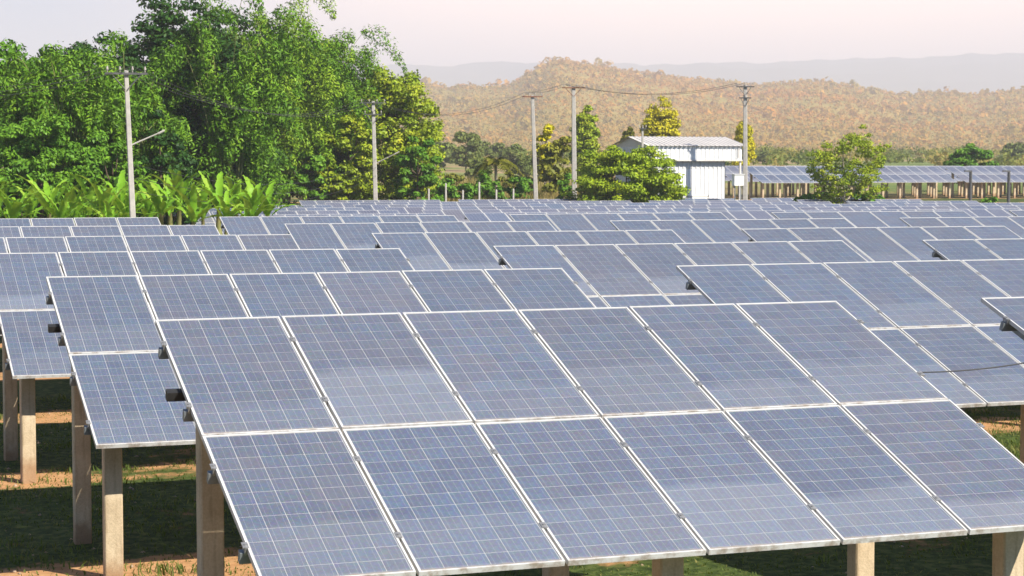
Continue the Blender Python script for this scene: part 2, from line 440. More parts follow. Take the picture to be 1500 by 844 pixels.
patch = np.sin(cen[:, 0] * .013) + np.sin(cen[:, 1] * .017 + cen[:, 0] * .007)
glow_mid = np.exp(-((pi_ * 10 - 700 - 1050) / 260) ** 2)  # warm glow over mid-hill put into the dry leaf colours
pick = np.where(rr.random(npt) < .75 + .12 * patch - .55 * glow_mid, rr.choice([2, 3, 3, 4, 6, 6], npt), rr.choice([0, 1, 2, 5], npt))
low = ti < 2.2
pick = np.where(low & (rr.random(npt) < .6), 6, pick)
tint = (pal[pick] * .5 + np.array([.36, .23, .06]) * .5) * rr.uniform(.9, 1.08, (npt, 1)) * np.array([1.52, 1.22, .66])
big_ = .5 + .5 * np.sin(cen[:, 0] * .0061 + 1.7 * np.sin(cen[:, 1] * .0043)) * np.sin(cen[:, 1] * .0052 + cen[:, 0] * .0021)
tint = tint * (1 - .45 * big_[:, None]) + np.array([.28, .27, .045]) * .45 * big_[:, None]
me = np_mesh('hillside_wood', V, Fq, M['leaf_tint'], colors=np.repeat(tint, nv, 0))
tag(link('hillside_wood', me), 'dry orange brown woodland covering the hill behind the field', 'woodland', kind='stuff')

# ------------------------------------------------------------------ solar arrays
TILT = 0.35386
PW, PL, GAP = .992, 1.956, .022
RP, TW, TPITCH, STG, TOPZ = 6.4706, 6.062, 7.5697, -.08875, 2.78
ct, st_ = math.cos(TILT), math.sin(TILT)

def panel_mesh():
    m = MB(); hw, hl, lip, dp = PW / 2, PL / 2, .0145, .038
    m.box(-hw, -hw + lip, -hl, hl, -dp, 0); m.box(hw - lip, hw, -hl, hl, -dp, 0)
    m.box(-hw + lip, hw - lip, -hl, -hl + lip, -dp, -.0003); m.box(-hw + lip, hw - lip, hl - lip, hl, -dp, -.0003)
    m.add([(-hw + lip, -hl + lip, -.008), (hw - lip, -hl + lip, -.008), (hw - lip, hl - lip, -.008), (-hw + lip, hl - lip, -.008)], [(0, 1, 2, 3)], 1)
    return m.mesh('solar_panel', [M['frame'], M['backsheet']])
CW, CG, CH, CHG = .1532, .0052, .1545, .0060
def cell_geo(m, uvs, cx, cy):
    a, b, z0, z1 = CW / 2, CH / 2, -.0079, -.0062
    m.add([(cx - a, cy - b, z1), (cx + a, cy - b, z1), (cx + a, cy + b, z1), (cx - a, cy + b, z1),
           (cx - a, cy - b, z0), (cx + a, cy - b, z0), (cx + a, cy + b, z0), (cx - a, cy + b, z0)],
          [(0, 1, 2, 3), (0, 4, 5, 1), (1, 5, 6, 2), (2, 6, 7, 3), (3, 7, 4, 0)])
    uvs += [0, 0, 1, 0, 1, 1, 0, 1] + [0, 0] * 16
def cells_mesh(name, cs):
    m = MB(); uvs = []
    for c in cs: cell_geo(m, uvs, *c)
    me = m.mesh(name, M['cell']); u = me.uv_layers.new(name='UVMap'); u.data.foreach_set('uv', uvs); return me
CELLS = [((i - 2.5) * (CW + CG), (j - 5.5) * (CH + CHG)) for j in range(12) for i in range(6)]
ME_PANEL = panel_mesh()
ME_SHEET = cells_mesh('cell_sheet', CELLS)
ME_CELL = cells_mesh('cell', [(0, 0)])
gm = MB(); gm.add([(-PW / 2 + .016, -PL / 2 + .016, -.003), (PW / 2 - .016, -PL / 2 + .016, -.003), (PW / 2 - .016, PL / 2 - .016, -.003), (-PW / 2 + .016, PL / 2 - .016, -.003)], [(0, 1, 2, 3)])
ME_GLASS = gm.mesh('glass_pane', M['glass'])
cm = MB(); cm.box(-.020, .020, -.035, .035, .0005, .006); cm.box(-.008, .008, -.035, .035, -.05, .0005); cm.tube([(0, 0, .006), (0, 0, .012)], .009, 6)
ME_CLAMP = cm.mesh('clamp', M['clamp_metal'])
# far panel: the same build in one mesh of a few faces
fm = MB(); hw, hl, lip = PW / 2, PL / 2, .024
fm.box(-hw, hw, -hl, hl, -.038, -.004)
fm.add([(-hw, -hl, 0), (hw, -hl, 0), (hw, hl, 0), (-hw, hl, 0), (-hw + lip, -hl + lip, -.001), (hw - lip, -hl + lip, -.001), (hw - lip, hl - lip, -.001), (-hw + lip, hl - lip, -.001)], [(0, 1, 5, 4), (1, 2, 6, 5), (2, 3, 7, 6), (3, 0, 4, 7)])
fm.add([(-hw, -hl, 0), (hw, -hl, 0), (hw, hl, 0), (-hw, hl, 0), (-hw, -hl, -.004), (hw, -hl, -.004), (hw, hl, -.004), (-hw, hl, -.004)], [(0, 4, 5, 1), (1, 5, 6, 2), (2, 6, 7, 3), (3, 7, 4, 0)])
fm.add([(-hw + lip, -hl + lip, -.001), (hw - lip, -hl + lip, -.001), (hw - lip, hl - lip, -.001), (-hw + lip, hl - lip, -.001)], [(0, 1, 2, 3)], 1)
t = NT('far_cells'); tc = t.n('ShaderNodeTexCoord'); oi = t.n('ShaderNodeObjectInfo')
sx = t.n('ShaderNodeSeparateXYZ'); t.l(tc.outputs['Object'], sx.inputs[0])
gx = t.math('ABSOLUTE', t.math('SUBTRACT', t.math('FRACT', t.math('ADD', t.math('DIVIDE', sx.outputs[0], CW + CG), 6.0)), .5))
gy = t.math('ABSOLUTE', t.math('SUBTRACT', t.math('FRACT', t.math('ADD', t.math('DIVIDE', sx.outputs[1], CH + CHG), 12.0)), .5))
ln = t.math('MAXIMUM', t.math('LESS_THAN', gx, .022), t.math('LESS_THAN', gy, .015))
base = t.ramp(oi.outputs['Random'], [(0, (.092, .108, .165)), (.5, (.104, .122, .180)), (1, (.118, .132, .178))])
base = t.mix(1.0, base, oi.outputs['Color'], 'MULTIPLY')
wav = t.noise(tc.outputs['Object'], 1.7, 4, .6, '4D', t.math('MULTIPLY', oi.outputs['Random'], 40))
low = t.math('SUBTRACT', 1, t.smooth(t.math('ADD', sx.outputs[1], t.math('MULTIPLY', wav, .34)), -.30, -.05))
base = t.mix(t.math('MULTIPLY', low, .18), base, (.5, .49, .5))
b = t.bsdf(t.mix(ln, base, (.45, .46, .48)), .3, 0, .35)
M['far_cells'] = t.done(b)
ME_FAR = fm.mesh('solar_panel', [M['frame'], M['far_cells']])

def slope(x, s, n):
    """point of a table: x along the row, s down the slope, n above the glass"""
    return (x, -s * ct - n * st_, TOPZ - s * st_ + n * ct)

PURL = (.45, 1.50, 2.43, 3.48)
POST_S = (.95, 3.25)
_cache = {}
def beam_mesh(key, fn):
    if key not in _cache: _cache[key] = fn()
    return _cache[key]
def purlin_mesh(w):
    m = MB(); e = .045   # C section, open to the side
    m.box(-e, w + e, -.024, .024, -.048, -.040); m.box(-e, w + e, -.024, .024, -.120, -.112); m.box(-e, w + e, -.024, -.020, -.1115, -.0485)
    m.box(-e, -e + .01, -.0195, .0235, -.1115, -.0485); m.box(w + e - .01, w + e, -.0195, .0235, -.1115, -.0485)
    return m.mesh('purlin', M['galvanised'])
def rafter_mesh():
    m = MB(); m.box(-.035, .035, -3.36, -.25, -.215, -.1205); return m.mesh('rafter', M['galvanised'])
def post_mesh(h):
    m = MB(); hb = .088; n = .012
    pr = [(-hb + n, -hb), (hb - n, -hb), (hb, -hb + n), (hb, hb - n), (hb - n, hb), (-hb + n, hb), (-hb, hb - n), (-hb, -hb + n)]
    vs = [(x, y, -.3) for x, y in pr] + [(x, y, h) for x, y in pr]
    m.add(vs, [(k, (k + 1) % 8, 8 + (k + 1) % 8, 8 + k) for k in range(8)] + [tuple(range(8, 16))])
    return m.mesh('post', M['concrete'])

def solar_table(X, Y, z, ncol, label, group, detail, posts, solo=(), jit=True):
    root = empty('solar_array', (X, Y, z)); tag(root, label, 'solar array', group)
    wtab = ncol * PW + (ncol - 1) * GAP
    if jit: root.rotation_euler = (random.uniform(-.0015, .0015), random.uniform(-.002, .002), random.uniform(-.0012, .0012))
    ta = random.gauss(-.01, .05)
    for k in range(2):
        for i in range(ncol):
            q_ = ta + random.gauss(0, .045); br = random.uniform(.90, 1.10); pc = ((1 + q_) * br, br * (1 + .1 * q_), (1 - .35 * q_) * br, 1)
            x = i * (PW + GAP) + PW / 2; s = k * (PL + GAP) + PL / 2
            loc = slope(x, s, random.uniform(-.003, .003)); rot = (TILT + random.uniform(-.0015, .0015), random.uniform(-.0015, .0015), random.uniform(-.0008, .0008))
            if detail == 0: link('solar_panel', ME_FAR, root, loc, rot).color = pc; continue
            p = link('solar_panel', ME_PANEL, root, loc, rot)
            if (k, i) in solo:
                for cx, cy in CELLS: link('cell', ME_CELL, p, (cx, cy, 0)).color = pc
            else: tag(link('cell_sheet', ME_SHEET, p), kind='stuff').color = pc
            link('glass_pane', ME_GLASS, p)
    for s in PURL: link('purlin', beam_mesh(('p', ncol), lambda: purlin_mesh(wtab)), root, slope(0, s, 0), (TILT, 0, 0))
    if detail == 2:
        for s in PURL:
            for i in range(0, ncol + 1):
                x = i * (PW + GAP) - GAP / 2
                link('clamp', ME_CLAMP, root, slope(x, s, 0), (TILT, 0, 0))
    if detail >= 1:
        m = MB(); m.box(-.105, wtab + .05, -.035, .035, -.13, -.06)
        link('cable_tray', beam_mesh(('t', ncol), lambda: m.mesh('cable_tray', M['black_tray'])), root, slope(0, 1.14, 0), (TILT, 0, 0))
    for x in posts:
        link('rafter', beam_mesh('r', rafter_mesh), root, slope(x, 0, 0), (TILT, 0, 0))
        for s in POST_S:
            hgt_ = TOPZ - s * st_ - .215
            link('post', beam_mesh(('po', s), lambda: post_mesh(hgt_)), root, (x, -s * ct, 0), (0, 0, random.uniform(-.05, .05)))
    return root

ROW = ['front row', 'second row', 'third row', 'fourth row', 'fifth row', 'sixth row']
seen = {0: (0, 1), 1: (0, 1), 2: (0, 1, 2), 3: (0, 1, 2, 3), 4: (0, 1, 2, 3), 5: (0, 1, 2, 3, 4)}
ORD = ['leftmost', 'second from the left', 'third from the left', 'fourth from the left', 'fifth from the left', 'sixth from the left']
for r, cs in seen.items():
    for k, c in enumerate(cs):
        if r == 0: lab = ('largest solar array, all twelve panels in view, standing closest to the viewer', 'solar array cut off by the right picture edge in the front row')[k]
        elif r == 1: lab = ('solar array right behind the largest one, its left end on two bare posts', 'solar array right of the gap, behind the loose hanging black cable')[k]
        else: lab = 'six column solar array in the %s from the front, %s' % (ROW[r], ORD[k])
        solo = [(1, 1), (1, 2), (1, 3), (1, 4)] if (r, c) == (0, 0) else ()
        solar_table(c * TPITCH + STG * r, RP * r, 0, 6, lab, 'near block of solar arrays', 2 if r < 3 else 1, (.24, 3.03, 5.82), solo)
# loose cable hanging between the two front arrays
a = Vector(slope(6.0, 1.10, -.16)); b = Vector(slope(TPITCH - .18, 1.14, -.10)); m = MB()
pts = [a.lerp(b, k / 14) + Vector((0, 0, -.035 * 4 * (k / 14) * (1 - k / 14))) for k in range(15)]
m.tube(pts, .006, 6)
tag(m.build('cable', M['wire_black'], smooth=True), 'loose black cable hanging in the gap between the two front arrays', 'cable')

# middle block, nine columns wide, on lower ground
FX0, FY0, FRP, FPITCH = 15.9, 83.14, 6.6975, 10.344
for r in range(-2, 4):
    for c in range(0, 5):
        if c == 0 and r >= 2: continue
        Y = FY0 + FRP * r; X = FX0 + .119 * r + c * FPITCH
        nm = ['first', 'second', 'third', 'fourth', 'fifth', 'last'][r + 2]
        solar_table(X, Y, hgt(Y - 2), 9, 'nine column solar array, %s row of the middle block, %s' % (nm, ORD[c - (1 if r >= 2 else 0)]), 'middle block of solar arrays', 0, (.5, 3.2, 5.9, 8.6))
# far block on the rise, posts showing below
for r in range(3):
    for c in range(4):
        Y = 137.0 + 6.7 * r; X = 74.0 + c * 10.0 + r * .6
        nm = ['front', 'middle', 'back'][r]
        solar_table(X, Y, hgt(Y - 2), 9, 'far solar array on bare posts behind the sparse tree, %s row, %s' % (nm, ORD[c]), 'far block of solar arrays on the rise', 0, (.4, 2.0, 3.7, 5.4, 7.1, 8.7))

# ------------------------------------------------------------------ vegetation builders
def leafy(name, V, F, mat, parent): return link(name, np_mesh(name, V, F, mat), parent)

def bamboo(px, d, h, spread, ncul, mat, label, lean=(0, 0), seed=0, dens=1.0, group='bamboo clumps behind the field'):
    r = np.random.default_rng(seed); base = gnd(px, d)
    root = empty('bamboo_clump', base); tag(root, label, 'bamboo', group)
    m = MB(); PP = []; NN = []; ncul = int(ncul * 1.45)
    for k in range(ncul):
        a = r.uniform(0, 6.283); rad0 = r.uniform(0, .09) * h * .6
        b0 = np.array([math.cos(a), math.sin(a), 0]) * rad0
        out = np.array([math.cos(a), math.sin(a), 0]) * spread * r.uniform(.35, 1.1) + np.array([lean[0] * RT[0], lean[0] * RT[1], 0]) + np.array([0, 0, 0])
        L = h * r.uniform(.78, 1.25)
        ts = np.linspace(0, 1, 9); dr = r.uniform(.10, .34)
        cur = np.array([b0 + out * (t ** 2.1) + np.array([0, 0, L * (t - dr * t ** 4)]) for t in ts])
        m.tube(cur, list(np.linspace(.055, .010, 9)), 5, cap=False)
        npl = int(r.integers(2, 5) * dens)          # weeping sprays along the upper culm
        for q in range(npl):
            t = float(np.clip(.30 + .70 * ((q + r.random()) / npl) ** .8, 0, .999)) if q < npl - 1 else .975; i = min(7, int(t * 8)); fr_ = t * 8 - i
            p = cur[i] * (1 - fr_) + cur[i + 1] * fr_
            aa = a + r.normal() * 1.1; tl = r.uniform(1.0, 2.6) * (1.25 - .35 * t) * h / 11
            n = int(r.integers(300, 520)); u = r.uniform(.0, 1, n)[:, None]
            tw = np.array([math.cos(aa), math.sin(aa), r.uniform(.0, .45)])
            rad = (.12 + .46 * np.sin(np.pi * np.clip(u, 0, 1) ** .8)) * h / 11
            dv = r.normal(size=(n, 3)); dv /= np.linalg.norm(dv, axis=1, keepdims=True)
            off = dv * rad * r.uniform(.5, 1.1, (n, 1))
            PP.append(p + tw * tl * u + np.array([0, 0, -1]) * tl * 1.15 * u ** 1.8 + off)
            NN.append(dv * .8 + np.array([0, 0, .55]))
    m.build('culms', M['culm_green'], root)
    P = np.concatenate(PP); N = np.concatenate(NN)
    V, F = leaf_quads(P, N, .27, .085, r, droop=1.1, jit=.4)
    leafy('crown', V, F, M[mat], root)
    return root

def tree(px, d, h, wid, mat, label, name='broadleaf_tree', ncl=60, nl=220, leaf=(.26, .15), zlow=.25, shape=1.0, seed=0, group=None, bark='bark_brown', cat='tree', clr=(.09, .17), flat=.75, base=None, trunk_r=None, dx=0, jit=.7, droop=.3):
    r = np.random.default_rng(seed); base = gnd(px, d) if base is None else Vector(base)
    if ncl >= 40: ncl = int(ncl * 1.9); clr = (clr[0] * .72, clr[1] * .78); nl = int(nl * .66)
    root = empty(name, base); tag(root, label, cat, group)
    cz = h * (zlow + 1) / 2; rz = h * (1 - zlow) / 2
    C_ = []
    while len(C_) < ncl:
        v = r.normal(size=3); v /= np.linalg.norm(v); q = r.uniform(.35, 1) ** .6
        wz = 1.0 if shape == 1.0 else (1 - shape * max(0, v[2] * q)) 
        C_.append((v[0] * q * wid / 2 * wz + dx * max(0, v[2]), v[1] * q * wid / 2 * wz, cz + v[2] * q * rz))
    C_ = np.array(C_); C_ += r.normal(size=C_.shape) * .025 * wid
    rad = r.uniform(*clr, ncl) * wid
    m = MB(); tr = trunk_r or max(.05, h * .017)
    bend = r.normal(size=2) * .02 * h
    tp = [(0, 0, -.2), (bend[0] * .4, bend[1] * .4, h * .25), (bend[0], bend[1], h * .5), (bend[0] * 1.3, bend[1] * 1.3, h * .8)]
    m.tube(tp, [tr * 1.15, tr * .85, tr * .6, tr * .2], 7)
    for k in range(min(ncl, 16)):
        c = C_[k]; z0 = max(.18 * h, min(c[2] - .15 * h, h * .6)); s0 = Vector((bend[0] * z0 / h * 2, bend[1] * z0 / h * 2, z0)); e = Vector(c)
        mid = s0.lerp(e, .55) + Vector((0, 0, -.04 * h))
        m.tube([s0, mid, e], [tr * .45, tr * .28, tr * .08], 5, cap=False)
    m.build('trunk', M[bark], root, smooth=True)
    cnt = np.maximum(20, (nl * (rad / rad.mean()) ** 2)).astype(int)
    ci = np.repeat(np.arange(ncl), cnt); n = len(ci)
    dv = r.normal(size=(n, 3)); dv /= np.linalg.norm(dv, axis=1, keepdims=True)
    dv[:, 2] = np.where(dv[:, 2] < -.2, dv[:, 2] * .4, dv[:, 2])
    P = C_[ci] + dv * (rad[ci] * r.uniform(.35, 1.12, n))[:, None] * np.array([1, 1, flat])
    V, F = leaf_quads(P, dv + np.array([0, 0, .5]), leaf[0], leaf[1], r, droop=droop, jit=jit)
    leafy('crown', V, F, M[mat], root)
    return root

def h_of(py, d, px=750):
    """height above the ground of something whose top shows at py"""
    p = at(px, py, d); return p[2] - hgt(p[1])
def w_of(n, d): return n * d / FPX

# ------------------------------------------------------------------ left-hand grove
G_ = 'trees of the grove on the left'
tree(20, 96, h_of(72, 96, 20), w_of(190, 96), 'leaf_mid', 'bushy green tree at the left picture edge behind the banana plants', seed=1, ncl=90, nl=330, group=G_, zlow=.05)
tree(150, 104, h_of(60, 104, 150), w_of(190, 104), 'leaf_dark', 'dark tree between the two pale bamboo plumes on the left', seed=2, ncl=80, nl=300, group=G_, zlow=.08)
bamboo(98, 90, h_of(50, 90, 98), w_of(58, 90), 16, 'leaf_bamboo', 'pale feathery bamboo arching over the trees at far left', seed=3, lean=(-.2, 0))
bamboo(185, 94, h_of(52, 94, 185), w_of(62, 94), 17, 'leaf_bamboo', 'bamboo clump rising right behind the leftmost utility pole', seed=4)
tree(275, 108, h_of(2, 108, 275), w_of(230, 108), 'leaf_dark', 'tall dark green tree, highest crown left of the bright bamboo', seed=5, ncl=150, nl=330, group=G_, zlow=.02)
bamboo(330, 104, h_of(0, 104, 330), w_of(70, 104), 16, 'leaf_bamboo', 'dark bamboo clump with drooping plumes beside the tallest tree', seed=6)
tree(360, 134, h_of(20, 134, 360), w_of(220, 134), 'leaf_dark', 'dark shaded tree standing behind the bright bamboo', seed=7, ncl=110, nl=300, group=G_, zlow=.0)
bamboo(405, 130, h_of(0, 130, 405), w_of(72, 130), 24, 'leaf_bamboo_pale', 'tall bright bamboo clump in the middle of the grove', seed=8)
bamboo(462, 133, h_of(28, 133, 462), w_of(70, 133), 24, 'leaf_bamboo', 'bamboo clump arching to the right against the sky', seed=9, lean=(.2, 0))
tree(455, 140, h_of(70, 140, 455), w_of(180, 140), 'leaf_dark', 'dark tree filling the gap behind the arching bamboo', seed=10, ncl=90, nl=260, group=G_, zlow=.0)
tree(572, 136, h_of(100, 136, 572), w_of(152, 136), 'leaf_yellow', 'yellow green tree at the right end of the grove', seed=11, ncl=170, nl=200, group=G_, zlow=.05, leaf=(.24, .15))
tree(505, 131, h_of(165, 131, 505), w_of(110, 131), 'leaf_yellow', 'yellowish green tree left of the second utility pole', seed=12, ncl=60, nl=260, group=G_, zlow=.02)
tree(610, 131, h_of(200, 131, 610), w_of(70, 131), 'leaf_mid', 'fresh green bush under the yellow tree, right of the second pole', name='bush', cat='bush', seed=13, ncl=40, nl=240, zlow=.0, group='bushes')
tree(445, 129, h_of(205, 129, 445), w_of(80, 129), 'leaf_mid', 'low green tree in the shade right of the banana plants', seed=14, ncl=40, nl=240, zlow=.0, group=G_)
tree(60, 86, h_of(165, 86, 60), w_of(150, 86), 'leaf_mid', 'sunlit light green shrub above the leftmost banana plants', name='bush', cat='bush', seed=15, ncl=70, nl=330, zlow=.0, leaf=(.22, .10), group='bushes')
tree(160, 88, h_of(190, 88, 160), w_of(110, 88), 'leaf_mid', 'green shrub left of the first utility pole', name='bush', cat='bush', seed=16, ncl=50, nl=330, zlow=.0, leaf=(.22, .12), group='bushes')
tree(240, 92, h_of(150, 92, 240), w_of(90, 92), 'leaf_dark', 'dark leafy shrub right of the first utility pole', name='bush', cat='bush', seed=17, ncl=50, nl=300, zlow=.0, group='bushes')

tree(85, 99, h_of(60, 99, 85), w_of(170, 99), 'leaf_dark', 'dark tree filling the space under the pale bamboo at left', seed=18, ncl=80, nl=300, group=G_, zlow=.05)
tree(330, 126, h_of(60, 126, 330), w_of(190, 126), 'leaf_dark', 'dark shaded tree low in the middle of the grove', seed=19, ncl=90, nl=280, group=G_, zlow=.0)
# banana plants
def banana_leaf_mesh(L, W, rise, seed):
    r = np.random.default_rng(seed); n = 22; V = []; F = []; rows = []
    droop = r.uniform(.10, .75)
    for i in range(n + 1):
        t = i / n; a = rise - droop * 2.0 * t ** 1.6
        rows.append(a)
    p = np.zeros(3); mid = [p.copy()]
    for i in range(n):
        a = rows[i]; p = p + np.array([math.cos(a), 0, math.sin(a)]) * L / n; mid.append(p.copy())
    for i, q in enumerate(mid):
        t = i / n; a = rows[i]
        wd = W * r.uniform(.72, 1.15) * (0.06 if t < .14 else math.sin(min(1, (t - .12) / .88) ** .62 * math.pi) ** .7 + .03)
        if t >= .999: wd = .01
        up = np.array([-math.sin(a), 0, math.cos(a)]); fold = .5
        for sgn in (-1, 1):
            V.append(q + np.array([0, sgn * wd * .5 * math.cos(fold), 0]) + up * wd * .5 * math.sin(fold) * r.uniform(.2, 1.3) + r.normal(size=3) * .01)
        V.append(q)
    for i in range(n):
        o = i * 3
        for sd_ in (0, 1):
            if r.random() < .12 and 3 < i < n - 2: # tear: a notch
                pass
            A, B, Cc, D = o + sd_, o + 2, o + 5, o + 3 + sd_
            F.append((A, B, Cc, D) if sd_ else (A, D, Cc, B))
    return np_mesh('leaf', np.array(V), np.array(F), M['leaf_banana'], True)
BLEAF = [banana_leaf_mesh(random.uniform(1.25, 1.65), random.uniform(.22, .31), rise, 100 + k) for k, rise in enumerate([1.5, 1.3, 1.15, 1.0, .8, 1.25, .5, 1.4, .95, 1.1])]
bst = MB(); bst.tube([(0, 0, -.1), (.02, 0, .8), (.03, .02, 1.7), (.03, .02, 2.35)], [.16, .13, .10, .055], 10)
ME_BST = bst.mesh('stem', M['banana_stem'], True)
spots = [(-25, 74, 1.0), (18, 71, .86), (72, 73, .98), (105, 76, .9), (148, 72, .92), (176, 77, 1.0), (236, 73, .96), (262, 76, 1.02), (298, 80, .9), (318, 74, 1.0), (345, 78, .98), (372, 75, .92), (215, 79, .9), (45, 78, .95), (128, 80, .95), (-5, 77, .95), (88, 70, .80), (190, 71, .82), (282, 71, .84), (330, 71, .80), (392, 79, .96), (250, 80, 1.0), (362, 71, .78), (162, 70, .74)]
BL = ['at the left picture edge', 'second from the left edge', 'with wide leaves, left of the first pole', 'crowded, left of the first pole', 'short, just left of the first pole', 'tall, directly left of the first pole', 'just right of the first pole', 'with upright leaves, right of the first pole', 'set back, in the middle of the right-hand group', 'with tall upright leaves in the right-hand group', 'behind the last one of the right-hand group', 'last one on the right, next to the dark shade', 'partly hidden behind the first pole', 'set back near the left edge', 'set back left of the first pole', 'set back at the left picture edge', 'low, in front of the wide leaved one', 'low, at the foot of the first pole', 'low, in front of the right-hand group', 'low, before the tall upright one', 'farthest right, half in the shade', 'set back right of the first pole', 'low, before the last ones on the right', 'lowest one, left of the first pole']
for (px, d, sc), lb in zip(spots, BL):
    root = empty('banana_plant', gnd(px, d), random.uniform(0, 6.28)); sc *= 1.30; root.scale = (sc, sc, sc)
    tag(root, 'banana plant ' + lb, 'banana plant', 'banana plants behind the left arrays')
    link('stem', ME_BST, root)
    nlv = random.randint(9, 12)
    for k in range(nlv):
        a = k * 2.4 + random.uniform(-.3, .3)
        o = link('leaf', BLEAF[(k + random.randint(0, 2)) % 10], root, (.03, .02, 2.15 + .02 * k), (0, 0, a))
        o.scale = [random.uniform(.85, 1.12)] * 3

# ------------------------------------------------------------------ utility poles, wires
def pole(px, py_top, d, label, r0=.15, arm=1.5, arm_y=None, steel='dark_steel', arms=1, lean=0, lamp=False, turn=0.0, braces=True, ground=None):
    b = gnd(px, d); top = h_of(py_top, d, px)
    root = empty('utility_pole', b, turn); tag(root, label, 'utility pole', 'concrete utility poles')
    m = MB(); hb, ht = r0, r0 * .62
    lx = lean * top
    n = .25
    ring = lambda q, z, ox: [(ox + x * q, y * q, z) for x, y in ((-1 + n, -1), (1 - n, -1), (1, -1 + n), (1, 1 - n), (1 - n, 1), (-1 + n, 1), (-1, 1 - n), (-1, -1 + n))]
    vs = ring(hb, -.3, 0) + ring(ht, top, lx)
    m.add(vs, [(k, (k + 1) % 8, 8 + (k + 1) % 8, 8 + k) for k in range(8)] + [tuple(range(8, 16))])
    m.build('shaft', M['pole_concrete'], root)
    tips = []
    for q in range(arms):
        za = top - .12 - q * .75; ln_ = arm * (1 - .3 * q)
        a = MB(); a.box(-ln_ / 2 + lx, ln_ / 2 + lx, -ht - .10, -ht - .005, za - .035, za + .035)
        if braces:
            for sg in (-1, 1): a.tube([(lx + sg * ln_ * .33, -ht - .05, za - .05), (lx + sg * .04, -ht - .05, za - .55)], .022, 5)
        ao = a.build('crossarm', M[steel], root)
        for k in range(4 if ln_ > 1.2 else 3):
            nn = 3 if ln_ > 1.2 else 2
            x = lx - ln_ * .44 + ln_ * .88 * k / nn
            i = MB(); i.tube([(x, -ht - .05, za + .05), (x, -ht - .05, za + .12), (x, -ht - .05, za + .13), (x, -ht - .05, za + .18), (x, -ht - .05, za + .19), (x, -ht - .05, za + .25)], [.015, .015, .04, .04, .03, .02], 8)
            i.build('insulator', M['porcelain'], root)
            if q == 0: tips.append(Matrix.Translation(b) @ Matrix.Rotation(turn, 4, 'Z') @ Vector((x, -ht - .05, za + .25)))
    if lamp:
        l = MB(); z = top * lamp
        l.tube([(lx * lamp, 0, z), (.95 * r0 / .115, 0, z + .50 * r0 / .115)], [.03, .022], 6); l.tube([(.80 * r0 / .115, 0, z + .425 * r0 / .115), (1.02 * r0 / .115, 0, z + .54 * r0 / .115)], [.04, .035], 6)
        l.build('lamp_arm', M['pole_concrete'], root)
    low = [Matrix.Translation(b) @ Matrix.Rotation(turn, 4, 'Z') @ Vector((0, -hb, top * f)) for f in (.46, .52, .58)]
    return tips, low
T = {}
T[1] = pole(198, 104, 68, 'utility pole in front of the trees, farthest left, with street lamp arm', .115, 1.45, lean=-.035, lamp=.665, turn=-.1)
T[2] = pole(551, 148, 128, 'utility pole before the yellow green tree, with two crossarms and lamp arm', .17, 1.7, arms=2, lean=-.02, lamp=.545, turn=-.3)
T[3] = pole(787, 139, 132, 'thin leaning utility pole with one flat crossarm, left of the white pole', .17, 1.35, lean=-.035, turn=-.35, braces=False, steel='rusty_steel')
T[4] = pole(842, 126, 134, 'tall pale utility pole with rusty braced crossarm behind the wide bush', .20, 1.55, lean=-.01, turn=-.35, steel='rusty_steel')
T[5] = pole(1092, 125, 133, 'tall utility pole at the right corner of the white shed', .19, 1.2, arms=2, lean=-.005, turn=-.5, steel='dark_steel')
T[6] = pole(941, 186, 131, 'short thin pole in front of the shed roof', .10, .5, braces=False, turn=-.35)
off1 = [Vector(at(-260, 122 + 6 * k, 60)) for k in range(4)]
off5 = [Vector(at(1760, 118 + 5 * k, 138)) for k in range(4)]
def wire(a, b, sag, label, rad=.011):
    m = MB(); n = 18
    m.tube([a.lerp(b, k / n) + Vector((0, 0, -sag * 4 * (k / n) * (1 - k / n))) for k in range(n + 1)], rad, 4, cap=False)
    tag(m.build('overhead_wire', M['wire_black'], smooth=True), label, 'wire', 'overhead wires')
def span(A, B, sag, where, rad=.011, n=3):
    nm = ['first', 'second', 'third', 'fourth']
    for k in range(n):
        wire(A[min(k, len(A) - 1)], B[min(k, len(B) - 1)], sag + .06 * k, '%s overhead wire %s' % (nm[k], where), rad)
span(off1, T[1][0], .5, 'running from the left edge to the leftmost pole', .008)
span(T[1][0], T[2][0], 1.3, 'high up between the leftmost pole and the second pole', .009)
span(T[1][1], T[2][1], 1.0, 'low down between the leftmost pole and the second pole', .009)
span(T[2][0], T[3][0], 1.2, 'between the second pole and the leaning pole', .011, 2)
span(T[3][0], T[4][0], .1, 'between the leaning pole and the tall pale pole', .011, 2)
span(T[4][0], T[5][0], .7, 'between the tall pale pole and the shed corner pole', .011, 2)

# two dark steel posts in front of the far block
for px, lb in ((1422, 'dark steel post before the far arrays, left one of two'), (1478, 'dark steel post before the far arrays, right one of two')):
    b = gnd(px, 150); m = MB(); h = h_of(252, 150, px)
    m.tube([(0, 0, -.2), (0, 0, h)], [.14, .11], 10)
    root = empty('steel_post', b); tag(root, lb, 'post', 'dark posts before the far arrays'); m.build('shaft', M['dark_steel'], root)
    m = MB(); m.box(-.55, .1, -.06, .06, h + .002, h + .12); m.build('bracket', M['dark_steel'], root)

